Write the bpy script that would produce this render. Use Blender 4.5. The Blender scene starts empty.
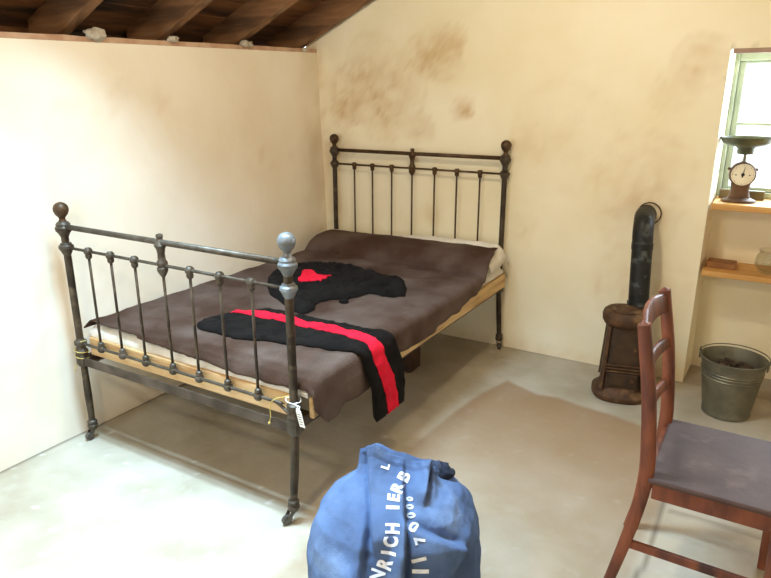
import bpy, bmesh, math, random
from mathutils import Vector, Matrix, noise, geometry
from mathutils.bvhtree import BVHTree
random.seed(7)
PI = math.pi
C = bpy.context.scene.collection
V = Vector

# ------------------------------------------------------------ object helpers
def tag(o, label=None, cat=None, group=None, kind=None):
    if label: o['label'] = label
    if cat: o['category'] = cat
    if group: o['group'] = group
    if kind: o['kind'] = kind
    return o

def empty(name, loc, label, cat, group=None, rz=0.0):
    o = bpy.data.objects.new(name, None)
    o.empty_display_size = .05
    C.objects.link(o)
    o.location = loc
    o.rotation_euler = (0, 0, rz)
    return tag(o, label, cat, group)

def obj(name, bm, m, parent=None, smooth=None, world=True):
    """bm in world coordinates (world=True) or the parent's own coordinates"""
    bmesh.ops.recalc_face_normals(bm, faces=bm.faces)
    me = bpy.data.meshes.new(name)
    if parent is not None and world:
        bm.transform(Matrix.Translation(-V(parent.location)))
    bm.to_mesh(me)
    bm.free()
    if smooth:
        for p in me.polygons: p.use_smooth = True
        if smooth is not True:
            me.set_sharp_from_angle(angle=math.radians(smooth))
    me.materials.append(m)
    o = bpy.data.objects.new(name, me)
    C.objects.link(o)
    if parent is not None: o.parent = parent
    return o

def child_local(o, parent, off):
    return o

def NB(): return bmesh.new()

def box(bm, x0, x1, y0, y1, z0, z1, bev=0.0, M=None, seg=1):
    r = bmesh.ops.create_cube(bm, size=1.0)
    vs = r['verts']
    for v in vs:
        v.co = V(((x0+x1)/2 + v.co.x*(x1-x0), (y0+y1)/2 + v.co.y*(y1-y0), (z0+z1)/2 + v.co.z*(z1-z0)))
    if bev > 0:
        es = list({e for v in vs for e in v.link_edges})
        g = bmesh.ops.bevel(bm, geom=es, offset=bev, segments=seg, affect='EDGES', profile=.5)
        vs = list({v for f in g['faces'] for v in f.verts} | {v for v in vs if v.is_valid})
    if M is not None:
        for v in vs: v.co = M @ v.co
    return vs

def lathe(bm, prof, c=(0, 0, 0), axis='Z', n=24, M=None, sx=1.0, sy=1.0):
    """prof: list of (r, z) from bottom to top"""
    rings = []
    for r, z in prof:
        if r < 1e-6:
            rings.append([bm.verts.new((0, 0, z))])
        else:
            rings.append([bm.verts.new((r*sx*math.cos(2*PI*k/n), r*sy*math.sin(2*PI*k/n), z)) for k in range(n)])
    for a, b in zip(rings[:-1], rings[1:]):
        for k in range(n):
            k2 = (k+1) % n
            if len(a) == 1 and len(b) == 1: continue
            if len(a) == 1: bm.faces.new((a[0], b[k2], b[k]))
            elif len(b) == 1: bm.faces.new((a[k], a[k2], b[0]))
            else: bm.faces.new((a[k], a[k2], b[k2], b[k]))
    T = Matrix.Translation(V(c))
    if axis == 'X': T = T @ Matrix.Rotation(PI/2, 4, 'Y')
    if axis == 'Y': T = T @ Matrix.Rotation(-PI/2, 4, 'X')
    if M is not None: T = T @ M
    for ring in rings:
        for v in ring: v.co = T @ v.co

def tube(bm, pts, r, n=10, closed=False, caps=True):
    """r: number or list"""
    P = [V(p) for p in pts]
    N = len(P)
    rr = r if isinstance(r, (list, tuple)) else [r]*N
    prev = None
    rings = []
    for i in range(N):
        if closed: t = (P[(i+1) % N]-P[i-1]).normalized()
        elif i == 0: t = (P[1]-P[0]).normalized()
        elif i == N-1: t = (P[-1]-P[-2]).normalized()
        else: t = ((P[i+1]-P[i]).normalized()+(P[i]-P[i-1]).normalized()).normalized()
        if prev is None:
            u = t.orthogonal().normalized()
        else:
            u = (prev - t*prev.dot(t)).normalized()
        prev = u
        w = t.cross(u)
        rings.append([bm.verts.new(P[i]+(u*math.cos(2*PI*k/n)+w*math.sin(2*PI*k/n))*rr[i]) for k in range(n)])
    rng = range(N) if closed else range(N-1)
    for i in rng:
        a, b = rings[i], rings[(i+1) % N]
        for k in range(n):
            bm.faces.new((a[k], a[(k+1) % n], b[(k+1) % n], b[k]))
    if caps and not closed:
        bm.faces.new(rings[0][::-1]); bm.faces.new(rings[-1])

def smooth_path(pts, m=6):
    P = [V(p) for p in pts]
    out = []
    for i in range(len(P)-1):
        p0 = P[max(i-1, 0)]; p1 = P[i]; p2 = P[i+1]; p3 = P[min(i+2, len(P)-1)]
        for k in range(m):
            t = k/m
            out.append(.5*((2*p1)+(p2-p0)*t+(2*p0-5*p1+4*p2-p3)*t*t+(3*p1-p0-3*p2+p3)*t**3))
    out.append(P[-1])
    return out

def sweep(bm, pts, w, h, up=(0, 1, 0)):
    """rectangular bar along pts. up = direction of side w"""
    P = [V(p) for p in pts]
    rings = []
    U = V(up).normalized()
    for i in range(len(P)):
        a = P[max(i-1, 0)]; b = P[min(i+1, len(P)-1)]
        t = (b-a).normalized()
        s = (U - t*U.dot(t)).normalized()
        q = t.cross(s)
        ww = w[i] if isinstance(w, list) else w
        hh = h[i] if isinstance(h, list) else h
        c = min(ww, hh)*.16
        prof = [(-ww/2+c, -hh/2), (ww/2-c, -hh/2), (ww/2, -hh/2+c), (ww/2, hh/2-c), (ww/2-c, hh/2), (-ww/2+c, hh/2), (-ww/2, hh/2-c), (-ww/2, -hh/2+c)]
        rings.append([bm.verts.new(P[i]+s*x+q*y) for x, y in prof])
    for a, b in zip(rings[:-1], rings[1:]):
        for k in range(8): bm.faces.new((a[k], a[(k+1) % 8], b[(k+1) % 8], b[k]))
    bm.faces.new(rings[0][::-1]); bm.faces.new(rings[-1])

def grid_mesh(bm, nu, nv, fn, close_u=False):
    vs = [[bm.verts.new(fn(i/nu, j/nv)) for j in range(nv+1)] for i in range(nu+1)]
    for i in range(nu):
        for j in range(nv):
            bm.faces.new((vs[i][j], vs[i+1][j], vs[i+1][j+1], vs[i][j+1]))
    return vs

def lerp(a, b, t): return a+(b-a)*t
def interp(x, pts):
    if x <= pts[0][0]: return pts[0][1]
    for (a, b), (c, d) in zip(pts[:-1], pts[1:]):
        if x <= c: return b+(d-b)*(x-a)/(c-a)
    return pts[-1][1]
def sstep(a, b, x):
    t = min(1, max(0, (x-a)/(b-a))); return t*t*(3-2*t)
def nz(x, y, z=0, s=1.0): return noise.noise(V((x*s, y*s, z*s)))
def fbm(x, y, z=0, s=1.0, o=4):
    a = 0; k = 1
    for i in range(o):
        a += k*noise.noise(V((x*s, y*s, z*s))); s *= 2.1; k *= .5
    return a

# ------------------------------------------------------------ materials
def lin(c):
    return tuple(((x/255)/12.92 if x/255 <= .04045 else ((x/255+.055)/1.055)**2.4) for x in c)
def mat(name, c1, c2=None, rough=.7, metal=0.0, scale=8.0, bump=0.0, bscale=40.0, detail=5, stretch=(1, 1, 1), c3=None, scale3=3.0, lo=.35, hi=.65, spec=.5, attr=None, cattr=None, trans=None, coat=0):
    m = bpy.data.materials.new(name)
    m.use_nodes = True
    nt = m.node_tree; N = nt.nodes; L = nt.links
    b = N['Principled BSDF']
    b.inputs['Roughness'].default_value = rough
    b.inputs['Metallic'].default_value = metal
    b.inputs['Specular IOR Level'].default_value = spec
    b.inputs['Coat Weight'].default_value = coat
    tc = N.new('ShaderNodeTexCoord')
    mp = N.new('ShaderNodeMapping'); mp.inputs['Scale'].default_value = stretch
    L.new(tc.outputs['Object'], mp.inputs['Vector'])
    def nzn(s, d=detail):
        n = N.new('ShaderNodeTexNoise'); n.inputs['Scale'].default_value = s; n.inputs['Detail'].default_value = d
        L.new(mp.outputs[0], n.inputs['Vector']); return n
    def ramp(src, lo, hi):
        r = N.new('ShaderNodeMapRange'); r.inputs[1].default_value = lo; r.inputs[2].default_value = hi
        r.clamp = True; L.new(src, r.inputs[0]); return r.outputs[0]
    def mix(f, a, c):
        x = N.new('ShaderNodeMix'); x.data_type = 'RGBA'
        L.new(f, x.inputs[0])
        for s, v in ((x.inputs[6], a), (x.inputs[7], c)):
            if isinstance(v, tuple): s.default_value = (*v, 1)
            else: L.new(v, s)
        return x.outputs[2]
    col = lin(c1)
    if c2: col = mix(ramp(nzn(scale).outputs[0], lo, hi), lin(c1), lin(c2))
    if c3: col = mix(ramp(nzn(scale3, 8).outputs[0], .56, .7), col, lin(c3))
    if cattr:
        for an, cc in (cattr if isinstance(cattr, list) else [cattr]):
            a = N.new('ShaderNodeAttribute'); a.attribute_name = an
            col = mix(a.outputs['Fac'], col, lin(cc))
    if isinstance(col, tuple): b.inputs['Base Color'].default_value = (*col, 1)
    else: L.new(col, b.inputs['Base Color'])
    if bump:
        bp = N.new('ShaderNodeBump'); bp.inputs['Strength'].default_value = 1.0; bp.inputs['Distance'].default_value = bump
        L.new(nzn(bscale).outputs[0], bp.inputs['Height']); L.new(bp.outputs[0], b.inputs['Normal'])
    return m

def glass_mat(name, tint=(1, 1, 1), gl=.12):
    m = bpy.data.materials.new(name); m.use_nodes = True
    nt = m.node_tree; N = nt.nodes; L = nt.links
    N.remove(N['Principled BSDF'])
    t = N.new('ShaderNodeBsdfTransparent'); t.inputs[0].default_value = (*tint, 1)
    g = N.new('ShaderNodeBsdfGlossy'); g.inputs['Roughness'].default_value = .03
    lw = N.new('ShaderNodeLayerWeight'); lw.inputs[0].default_value = .5
    pw = N.new('ShaderNodeMath'); pw.operation = 'POWER'; pw.inputs[1].default_value = 3.0; L.new(lw.outputs['Facing'], pw.inputs[0])
    mm = N.new('ShaderNodeMath'); mm.operation = 'MULTIPLY_ADD'; mm.inputs[1].default_value = .55; mm.inputs[2].default_value = gl*.3; L.new(pw.outputs[0], mm.inputs[0])
    x = N.new('ShaderNodeMixShader')
    L.new(mm.outputs[0], x.inputs[0]); L.new(t.outputs[0], x.inputs[1]); L.new(g.outputs[0], x.inputs[2])
    L.new(x.outputs[0], N['Material Output'].inputs[0])
    return m

M = {}
M['plaster'] = mat('cream limewash', (240, 231, 200), (247, 241, 218), .9, scale=2.2, bump=.004, bscale=9, c3=None, cattr=('stain', (192, 150, 82)))
M['plaster_left'] = mat('white limewash', (236, 226, 206), (245, 238, 224), .9, scale=1.8, bump=.004, bscale=8, cattr=('stain', (200, 178, 135)))
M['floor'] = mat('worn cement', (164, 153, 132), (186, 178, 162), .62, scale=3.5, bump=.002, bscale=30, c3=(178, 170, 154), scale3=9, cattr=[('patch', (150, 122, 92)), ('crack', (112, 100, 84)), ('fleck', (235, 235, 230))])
M['rafter'] = mat('old brown timber', (84, 58, 36), (150, 108, 72), .8, scale=7, bump=.006, bscale=25, stretch=(.25, 2, 2), c3=(132, 110, 84), scale3=9)
M['boards'] = mat('dark roof boards', (66, 42, 25), (128, 86, 50), .85, scale=6, bump=.006, bscale=20, stretch=(2, .3, 2), c3=(30, 22, 14), scale3=5)
M['plate'] = mat('dusty pink timber', (176, 138, 112), (204, 174, 148), .85, scale=12, bump=.003, bscale=60)
M['mortar'] = mat('lime mortar', (205, 198, 184), (160, 150, 134), .95, scale=20, bump=.006, bscale=60)
M['iron'] = mat('worn black iron', (50, 42, 34), (82, 70, 56), .42, .55, scale=14, bump=.001, bscale=120, c3=(104, 90, 72), scale3=18)
M['iron_cast'] = mat('greyed cast iron', (92, 84, 74), (66, 56, 44), .5, .5, scale=25, bump=.002, bscale=90)
M['iron_reflect'] = mat('iron with painted blue grey reflection', (122, 128, 134), (98, 100, 100), .4, .3, scale=30, bump=.001, bscale=100)  # blue grey reflection on the near right finial and collars, put into the colour
M['brass'] = mat('tarnished brass', (140, 110, 62), (88, 68, 38), .4, .8, scale=30)
M['brown_iron'] = mat('brown iron', (66, 48, 30), (90, 68, 44), .5, .4, scale=20, bump=.001, bscale=100)
M['pine'] = mat('pale pine board', (226, 194, 146), (206, 168, 116), .7, scale=5, stretch=(.6, 5, 8), bump=.001, bscale=40, c3=(176, 124, 76), scale3=6)
M['pine_side'] = mat('pale pine side board', (216, 184, 130), (196, 158, 106), .7, scale=5, stretch=(5, .6, 8), bump=.001, bscale=40, c3=(150, 108, 66), scale3=4)
M['shelf'] = mat('honey pine shelf', (222, 176, 108), (202, 150, 84), .6, scale=5, stretch=(.6, 6, 6), bump=.0006, bscale=60)
M['ticking'] = mat('white cotton', (236, 232, 224), (214, 208, 196), .9, scale=12, bump=.003, bscale=25)
M['blanket'] = mat('brown grey wool', (68, 48, 38), (98, 82, 74), .95, scale=3.5, detail=12, lo=.38, hi=.66, bump=.004, bscale=130, spec=.15)
M['black_wool'] = mat('black wool', (18, 15, 14), (28, 24, 22), .95, scale=16, bump=.003, bscale=120, spec=.12)
M['red_felt'] = mat('red felt', (222, 30, 56), (206, 22, 46), .9, scale=20, bump=.001, bscale=200, spec=.15)
M['canvas'] = mat('faded blue canvas', (70, 91, 130), (94, 116, 154), .9, scale=5, bump=.0015, bscale=220, c3=(114, 138, 178), scale3=6, spec=.2)
M['canvas_in'] = mat('dark blue lining', (24, 32, 50), None, .95)
M['stencil'] = mat('white stencil paint', (236, 238, 242), (205, 215, 232), .85, scale=60)
M['mahog'] = mat('red brown polished wood', (90, 45, 30), (134, 73, 45), .55, scale=6, stretch=(3, 3, .8), c3=(62, 30, 22), scale3=5, bump=.0006, bscale=60, coat=.05)
M['mahog_top'] = mat('scuffed seat wood', (66, 46, 42), (88, 68, 62), .6, scale=5, stretch=(1, 1, 1), c3=(102, 82, 76), scale3=12, bump=.0006, bscale=60, spec=.3)
M['rust'] = mat('rusty cast iron', (96, 66, 40), (68, 46, 30), .7, .3, scale=16, bump=.002, bscale=80, c3=(122, 92, 60), scale3=12)
M['stove'] = mat('dark stove iron', (54, 40, 28), (76, 56, 38), .6, .4, scale=14, bump=.002, bscale=70)
M['pipe'] = mat('black stovepipe', (26, 27, 28), (40, 41, 40), .5, .3, scale=10, bump=.001, bscale=60, c3=(86, 90, 88), scale3=16)
M['zinc'] = mat('dull galvanised steel', (100, 97, 82), (128, 123, 104), .5, .5, scale=9, bump=.0008, bscale=50, c3=(94, 92, 80), scale3=8)
M['coal'] = mat('charred wood scraps', (48, 38, 30), (82, 66, 50), .9, scale=20, bump=.004, bscale=60)
M['greenpaint'] = mat('olive enamel', (88, 92, 62), (66, 68, 48), .5, .2, scale=18, bump=.001, bscale=90)
M['scalebody'] = mat('brown enamel', (98, 70, 48), (74, 54, 38), .55, .2, scale=18, bump=.001, bscale=90)
M['dial'] = mat('yellowed dial face', (236, 232, 216), (224, 216, 196), .6, scale=20)
M['darkmark'] = mat('black marking', (30, 28, 26), None, .6)
M['framewood'] = mat('pale green window paint', (158, 170, 152), (178, 188, 170), .6, scale=10, bump=.001, bscale=40)
M['whitepaint'] = mat('white reveal paint', (240, 240, 234), (230, 230, 224), .8, scale=5, bump=.002, bscale=20)
M['lintel'] = mat('mauve brown lintel', (178, 152, 138), (158, 132, 118), .8, scale=8)
M['darkwood'] = mat('dark green brown wood', (86, 78, 54), (110, 96, 66), .7, scale=14)
M['support'] = mat('dark timber block', (70, 44, 30), (50, 32, 22), .8, scale=8)
M['wood_small'] = mat('tan wooden block', (156, 108, 62), (134, 90, 50), .6, scale=10, stretch=(1, 5, 5))
M['paper'] = mat('white paper', (244, 244, 240), None, .85)
M['print'] = mat('grey print', (120, 120, 124), None, .85)
M['cord'] = mat('yellow cord', (206, 184, 104), (186, 160, 84), .8, scale=80)
M['rubber'] = mat('dark caster', (70, 64, 58), (96, 88, 80), .5, .4, scale=30)
M['glass'] = glass_mat('window glass', (1, 1, 1), .1)
M['bowlglass'] = glass_mat('clear bowl glass', (.93, .94, .92), .14)
M['lampglass'] = mat('lamp shade enamel', (225, 225, 215), None, .5)

def wl_x(z): return -.095-.038*z
def set_attr(o, name, fn):
    me = o.data
    a = me.attributes.new(name, 'FLOAT', 'POINT')
    for i, v in enumerate(me.vertices): a.data[i].value = fn(v.co)

# ------------------------------------------------------------ ROOM
YB = 2.045; YF = -2.9; XR = 3.95
NX0, NX1, NZ1, NYB = 2.276, 3.22, 1.737, 2.335      # alcove
SL = .47; RZ0 = 1.835; RX0 = -.2                     # underside line of the rafters
RIDGE = 2.05
def rz_under(x):
    return RZ0+SL*(min(x, RIDGE)-RX0) - (SL*(x-RIDGE) if x > RIDGE else 0)
def roof_z(x): return rz_under(x)+.165

# floor
def in_poly(x, y, P):
    c = False; n = len(P)
    for i in range(n):
        x1, y1 = P[i]; x2, y2 = P[i-1]
        if (y1 > y) != (y2 > y) and x < (x2-x1)*(y-y1)/(y2-y1)+x1: c = not c
    return c
def dpoly(x, y, P):
    d = 9; n = len(P)
    for i in range(n):
        ax, ay = P[i-1]; bx, by = P[i]
        t = max(0, min(1, ((x-ax)*(bx-ax)+(y-ay)*(by-ay))/((bx-ax)**2+(by-ay)**2+1e-12)))
        d = min(d, math.hypot(x-ax-t*(bx-ax), y-ay-t*(by-ay)))
    return d
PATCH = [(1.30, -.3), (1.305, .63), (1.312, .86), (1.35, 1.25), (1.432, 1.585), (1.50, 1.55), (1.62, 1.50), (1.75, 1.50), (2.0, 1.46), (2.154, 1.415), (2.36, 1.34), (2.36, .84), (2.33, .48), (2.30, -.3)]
bm = NB()
NXf, NYf = 300, 340
grid_mesh(bm, NXf, NYf, lambda u, v: V((-.45+u*(XR+.75), YF-.1+v*(2.45-YF+.1), .0012*fbm(u*8, v*9))))
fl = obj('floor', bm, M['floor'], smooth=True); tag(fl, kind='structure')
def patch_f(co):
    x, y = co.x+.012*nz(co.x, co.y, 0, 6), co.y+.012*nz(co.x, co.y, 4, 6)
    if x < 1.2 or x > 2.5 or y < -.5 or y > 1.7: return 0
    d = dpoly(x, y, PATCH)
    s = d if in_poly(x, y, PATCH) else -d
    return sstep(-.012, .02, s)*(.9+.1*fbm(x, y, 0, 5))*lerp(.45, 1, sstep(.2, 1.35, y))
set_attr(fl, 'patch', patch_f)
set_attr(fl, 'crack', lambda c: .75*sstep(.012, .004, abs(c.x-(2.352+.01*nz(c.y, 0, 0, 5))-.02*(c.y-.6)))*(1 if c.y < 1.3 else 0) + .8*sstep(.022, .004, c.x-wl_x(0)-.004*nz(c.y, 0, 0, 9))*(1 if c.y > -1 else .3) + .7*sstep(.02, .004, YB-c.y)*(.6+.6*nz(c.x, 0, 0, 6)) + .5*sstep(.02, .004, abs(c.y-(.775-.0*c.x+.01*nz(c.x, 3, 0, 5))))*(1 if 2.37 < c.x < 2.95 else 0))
set_attr(fl, 'fleck', lambda c: .45*sstep(.55, .66, nz(c.x, c.y, 9, 21)) if c.x < 1.3 and c.y < .1 else .06*sstep(.52, .64, nz(c.x, c.y, 2, 24)))

# left wall (leans outwards a little), top edge about 1.75
def wl_x(z): return -.095-.038*z
def wl_top(y): return 1.745+.0215*(y+.09)
bm = NB()
def f_left(u, v):
    y = lerp(YF-.05, YB+.02, v); z = u*wl_top(y)
    return V((wl_x(z)+.006*fbm(y, z, 0, 1.6, 3), y, z))
g = grid_mesh(bm, 40, 110, f_left)
g2 = [[bm.verts.new((-.59, lerp(YF-.05, YB+.02, j/110), wl_top(lerp(YF-.05, YB+.02, j/110))*k)) for j in (0, 110)] for k in (1, 0)]
a = g[-1]
bm.faces.new([g2[0][0], *a, g2[0][1]])
bm.faces.new([g2[0][0], g2[0][1], g2[1][1], g2[1][0]])
wl = obj('wall_left', bm, M['plaster_left'], smooth=35); tag(wl, kind='structure')
def st_left(c):
    s = 0
    s += .55*sstep(.35, 0, YB-c.y)*(.6+.6*fbm(c.y, c.z, 0, 6))
    for (y, z, r) in ((.573, 1.173, .02), (1.431, 1.18, .05), (1.50, 1.12, .03), (-.35, .9, .012), (.2, 1.3, .012)):
        s += .5*sstep(r, 0, math.hypot(c.y-y, c.z-z))
    s += .2*sstep(.5, .8, fbm(c.y, c.z, 3, 3))
    return max(0, min(.8, s))
set_attr(wl, 'stain', st_left)

# back wall: gable with alcove
bm = NB()
def f_back(x0, x1, zf0, nx, nzs):
    def f(u, v):
        x = lerp(x0, x1, u); zt = roof_z(x)+.0
        z = lerp(zf0, zt, v)
        edge = min(abs(x-NX0), 1)*8
        k = min(1, abs(x-NX0)*6, abs(x-NX1)*6)
        return V((x, YB+.006*k*fbm(x, z, 0, 1.7, 3), z))
    return f
grid_mesh(bm, 90, 90, f_back(-.25, NX0, 0, 0, 0))
grid_mesh(bm, 30, 30, f_back(NX0, NX1, NZ1, 0, 0))
grid_mesh(bm, 20, 50, f_back(NX1, XR+.05, 0, 0, 0))
# reveals, soffit, lower back of the alcove
WZ0, WZ1 = 1.0, 1.70
def quad(bm, a, b, c, d): bm.faces.new([bm.verts.new(p) for p in (a, b, c, d)])
grid_mesh(bm, 6, 40, lambda u, v: V((NX0+.012*u, lerp(YB, NYB+.1, u), lerp(0, NZ1, v))))
grid_mesh(bm, 6, 40, lambda u, v: V((NX1-.012*u, lerp(YB, NYB+.1, u), lerp(0, NZ1, v))))
grid_mesh(bm, 10, 6, lambda u, v: V((lerp(NX0, NX1, u), lerp(YB, NYB+.1, v), NZ1)))
grid_mesh(bm, 30, 24, lambda u, v: V((lerp(NX0, NX1, u), NYB+.003*fbm(u*3, v*3, 5), lerp(0, WZ0, v))))
bmesh.ops.remove_doubles(bm, verts=bm.verts, dist=.0008)
wb = obj('wall_back', bm, M['plaster'], smooth=35); tag(wb, kind='structure')
STN = [(.82, 1.82, .10, .45), (.74, 1.76, .16, .5), (.62, 1.74, .14, .4), (.90, 1.44, .07, .7), (.93, 1.42, .04, .5), (.06, 1.43, .12, .6), (.15, 1.55, .2, .4), (.61, 1.33, .10, .5), (.35, 1.38, .16, .35), (.45, 1.55, .2, .4),
       (.25, 1.70, .2, .35), (2.15, 1.69, .13, .45), (2.05, 1.55, .12, .3), (.70, .80, .07, .5), (1.3, 1.25, .12, .25), (.05, 1.2, .1, .4), (1.95, 1.1, .25, .3), (1.95, .9, .2, .3), (1.3, .75, .1, .25), (1.5, 1.3, .3, .15), (2.0, .5, .25, .35)]
def st_back(c):
    n = fbm(c.x, c.z, 0, 7, 5)
    s = 0
    for x, z, r, k in STN:
        d = math.hypot(c.x-x, c.z-z)+.04*n
        s += k*sstep(r*1.25, r*.15, d)*(.75+.5*n)
        s += .5*k*sstep(r*.16, 0, abs(d-r))*(.5+.8*n)
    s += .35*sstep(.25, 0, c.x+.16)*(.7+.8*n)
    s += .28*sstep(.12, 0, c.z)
    return max(0, min(.85, s*1.15*(.75+.5*fbm(c.x, c.z, 5, 18, 3))))
set_attr(wb, 'stain', st_back)

# mauve strip under the head of the alcove
bm = NB(); box(bm, NX0+.012, NX1-.012, YB+.003, YB+.035, NZ1-.022, NZ1+.001, .003)
tag(obj('trim_1', bm, M['lintel']), kind='structure')

# window in the alcove
w = empty('window_1', (0, 0, 0), None, None); w['kind'] = 'structure'
bm = NB()
yf0, yf1 = NYB-.005, NYB+.05
def bar(bm, x0, x1, z0, z1, a=yf0, b=yf1, bev=.003): box(bm, x0, x1, a, b, z0, z1, bev)
bar(bm, NX0+.005, NX0+.030, WZ0, NZ1)
bar(bm, NX1-.035, NX1-.005, WZ0, NZ1)
bar(bm, NX0+.03, NX1-.035, NZ1-.045, NZ1)
bar(bm, NX0+.03, NX1-.035, WZ0, WZ0+.03)
obj('window_frame', bm, M['framewood'], w)
bm = NB()
s0 = yf0+.018; s1 = yf0+.045
bar(bm, NX0+.03, NX0+.062, WZ0+.03, NZ1-.045, s0, s1)
bar(bm, NX1-.07, NX1-.035, WZ0+.03, NZ1-.045, s0, s1)
bar(bm, NX0+.062, NX1-.07, NZ1-.058, NZ1-.045, s0, s1)
bar(bm, NX0+.062, NX1-.07, WZ0+.03, WZ0+.055, s0, s1)
bar(bm, NX0+.062, NX1-.07, 1.372, 1.386, s0, s1, .002)
bar(bm, 2.745, 2.763, WZ0+.055, NZ1-.058, s0, s1, .002)
obj('sash', bm, M['framewood'], w)
bm = NB(); box(bm, NX0+.06, NX1-.068, s0+.010, s0+.014, WZ0+.05, NZ1-.055)
obj('pane', bm, M['glass'], w)

# right wall, front wall with an open doorway
bm = NB()
grid_mesh(bm, 20, 10, lambda u, v: V((XR, lerp(YF-.05, YB+.4, u), lerp(0, roof_z(XR)+.02, v))))
tag(obj('wall_right', bm, M['plaster_left'], smooth=True), kind='structure')
bm = NB()
DX0, DX1, DZ = .25, 1.15, 1.95
def f_front(x0, x1, z0):
    return lambda u, v: V((lerp(x0, x1, u), YF, lerp(z0, roof_z(lerp(x0, x1, u))+.02, v)))
grid_mesh(bm, 6, 10, f_front(-.3, DX0, 0)); grid_mesh(bm, 8, 4, f_front(DX0, DX1, DZ)); grid_mesh(bm, 24, 10, f_front(DX1, XR, 0))
tag(obj('wall_front', bm, M['plaster_left']), kind='structure')
d = empty('door_1', (0, 0, 0), None, None); d['kind'] = 'structure'
bm = NB(); box(bm, DX0, DX0+.06, YF-.06, YF+.04, 0, DZ, .004); box(bm, DX1-.06, DX1, YF-.06, YF+.04, 0, DZ, .004); box(bm, DX0, DX1, YF-.06, YF+.04, DZ-.06, DZ, .004)
obj('door_frame', bm, M['framewood'], d)

# timber plate on the left wall
bm = NB()
def f_plate(i, j): pass
n = 60
rows = []
for k in range(n+1):
    y = lerp(YF, YB, k/n); z = wl_top(y)+.001; x = wl_x(z)+.004*nz(y, 0, 0, 5)
    h = .022+.004*nz(y, 2, 0, 7)
    rows.append([bm.verts.new(p) for p in ((x, y, z), (x+.002, y, z+h), (x-.07, y, z+h), (x-.07, y, z))])
for a, b in zip(rows[:-1], rows[1:]):
    for k in range(4): bm.faces.new((a[k], a[(k+1) % 4], b[(k+1) % 4], b[k]))
bm.faces.new(rows[0]); bm.faces.new(rows[-1][::-1])
tag(obj('trim_2', bm, M['plate'], smooth=35), kind='structure')

# roof boarding: separate boards with small gaps, skylight hole over the bed's foot
SKX0, SKX1, SKY0, SKY1 = .30, 1.45, -.55, .06
def roof_boards(x0, x1, side):
    bm = NB()
    n = max(1, round(abs(x1-x0)/.16))
    for k in range(n):
        a = lerp(x0, x1, k/n)+.002; b = lerp(x0, x1, (k+1)/n)-.002
        spans = [(YF-.1, YB+.02)]
        if side == 'l' and b > SKX0 and a < SKX1: spans = [(YF-.1, SKY0), (SKY1, YB+.02)]
        for y0, y1 in spans:
            vs = box(bm, a, b, y0, y1, 0, .02)
            dz = random.uniform(-.003, .003)
            for v in vs: v.co.z += roof_z(v.co.x)+dz
    return bm
tag(obj('ceiling', roof_boards(-.62, RIDGE, 'l'), M['boards']), kind='structure')
tag(obj('ceiling', roof_boards(RIDGE, XR+.1, 'r'), M['boards']), kind='structure')
bm = NB()
box(bm, -.60, -.56, YF-.1, YB+.02, 1.55, roof_z(-.58)+.01)
tag(obj('trim_3', bm, M['boards']), kind='structure')
# skylight lining + pane
w = empty('window_2', (0, 0, 0), None, None); w['kind'] = 'structure'
bm = NB()
for (a, b, c, e) in ((SKX0-.02, SKX0+.02, SKY0, SKY1), (SKX1-.02, SKX1+.02, SKY0, SKY1), (SKX0, SKX1, SKY0-.02, SKY0+.02), (SKX0, SKX1, SKY1-.02, SKY1+.02)):
    vs = box(bm, a, b, c, e, -.05, .08)
    for v in vs: v.co.z += roof_z(v.co.x)
obj('window_frame', bm, M['framewood'], w)
bm = NB(); vs = box(bm, SKX0, SKX1, SKY0, SKY1, .05, .054)
for v in vs: v.co.z += roof_z(v.co.x)
obj('pane', bm, M['glass'], w)

# rafters in view
RY = [1.965, 1.40, .86, .325, -.21]
RL = ['dark roof rafter running up along the top of the stained gable wall',
      'brown roof rafter second out from the gable wall, white mortar lump at its foot',
      'brown roof rafter third out from the gable wall, above the middle of the white wall',
      'dark roof rafter fourth from the gable wall, biggest pale mortar lump at its foot',
      'dark roof rafter in the top left corner, farthest from the gable wall']
def rafter_bm(y, x0=-.50, x1=RIDGE, s=1):
    bm = NB()
    n = 30; rows = []
    hw = .032
    for k in range(n+1):
        x = lerp(x0, x1, k/n)
        zb = rz_under(x)+.003*nz(x, y, 0, 4); zt = roof_z(x)-.001
        o = .004*nz(x, y, 5, 3)
        rows.append([bm.verts.new(p) for p in ((x, y-hw+o, zb+.006), (x, y-hw+.006+o, zb), (x, y+hw-.006+o, zb), (x, y+hw+o, zb+.006), (x, y+hw+o, zt), (x, y-hw+o, zt))])
    for a, b in zip(rows[:-1], rows[1:]):
        for k in range(6): bm.faces.new((a[k], a[(k+1) % 6], b[(k+1) % 6], b[k]))
    bm.faces.new(rows[0]); bm.faces.new(rows[-1][::-1])
    return bm
def lump_bm(c, r, seed, n=2, sq=.6):
    bm = NB()
    for q in range(n):
        r0 = bmesh.ops.create_icosphere(bm, subdivisions=3, radius=1)['verts']
        off = V((random.uniform(-.5, .5)*r, random.uniform(-1.1, 1.1)*r, random.uniform(-.1, .3)*r))
        for v in r0:
            d = 1+.55*noise.noise(v.co*1.7+V((seed, q*3, 0)))+.2*noise.noise(v.co*5+V((seed, 0, 0)))
            v.co = V(c)+off+V((v.co.x*r*d, v.co.y*r*d, v.co.z*r*d*sq))
    return bm
LUMP = [((-.155, 1.90, 1.80), .018, 2), ((-.155, 1.355, 1.805), .026, 3), ((-.155, .835, 1.793), .024, 2), ((-.155, .36, 1.783), .036, 3), None]
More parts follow.
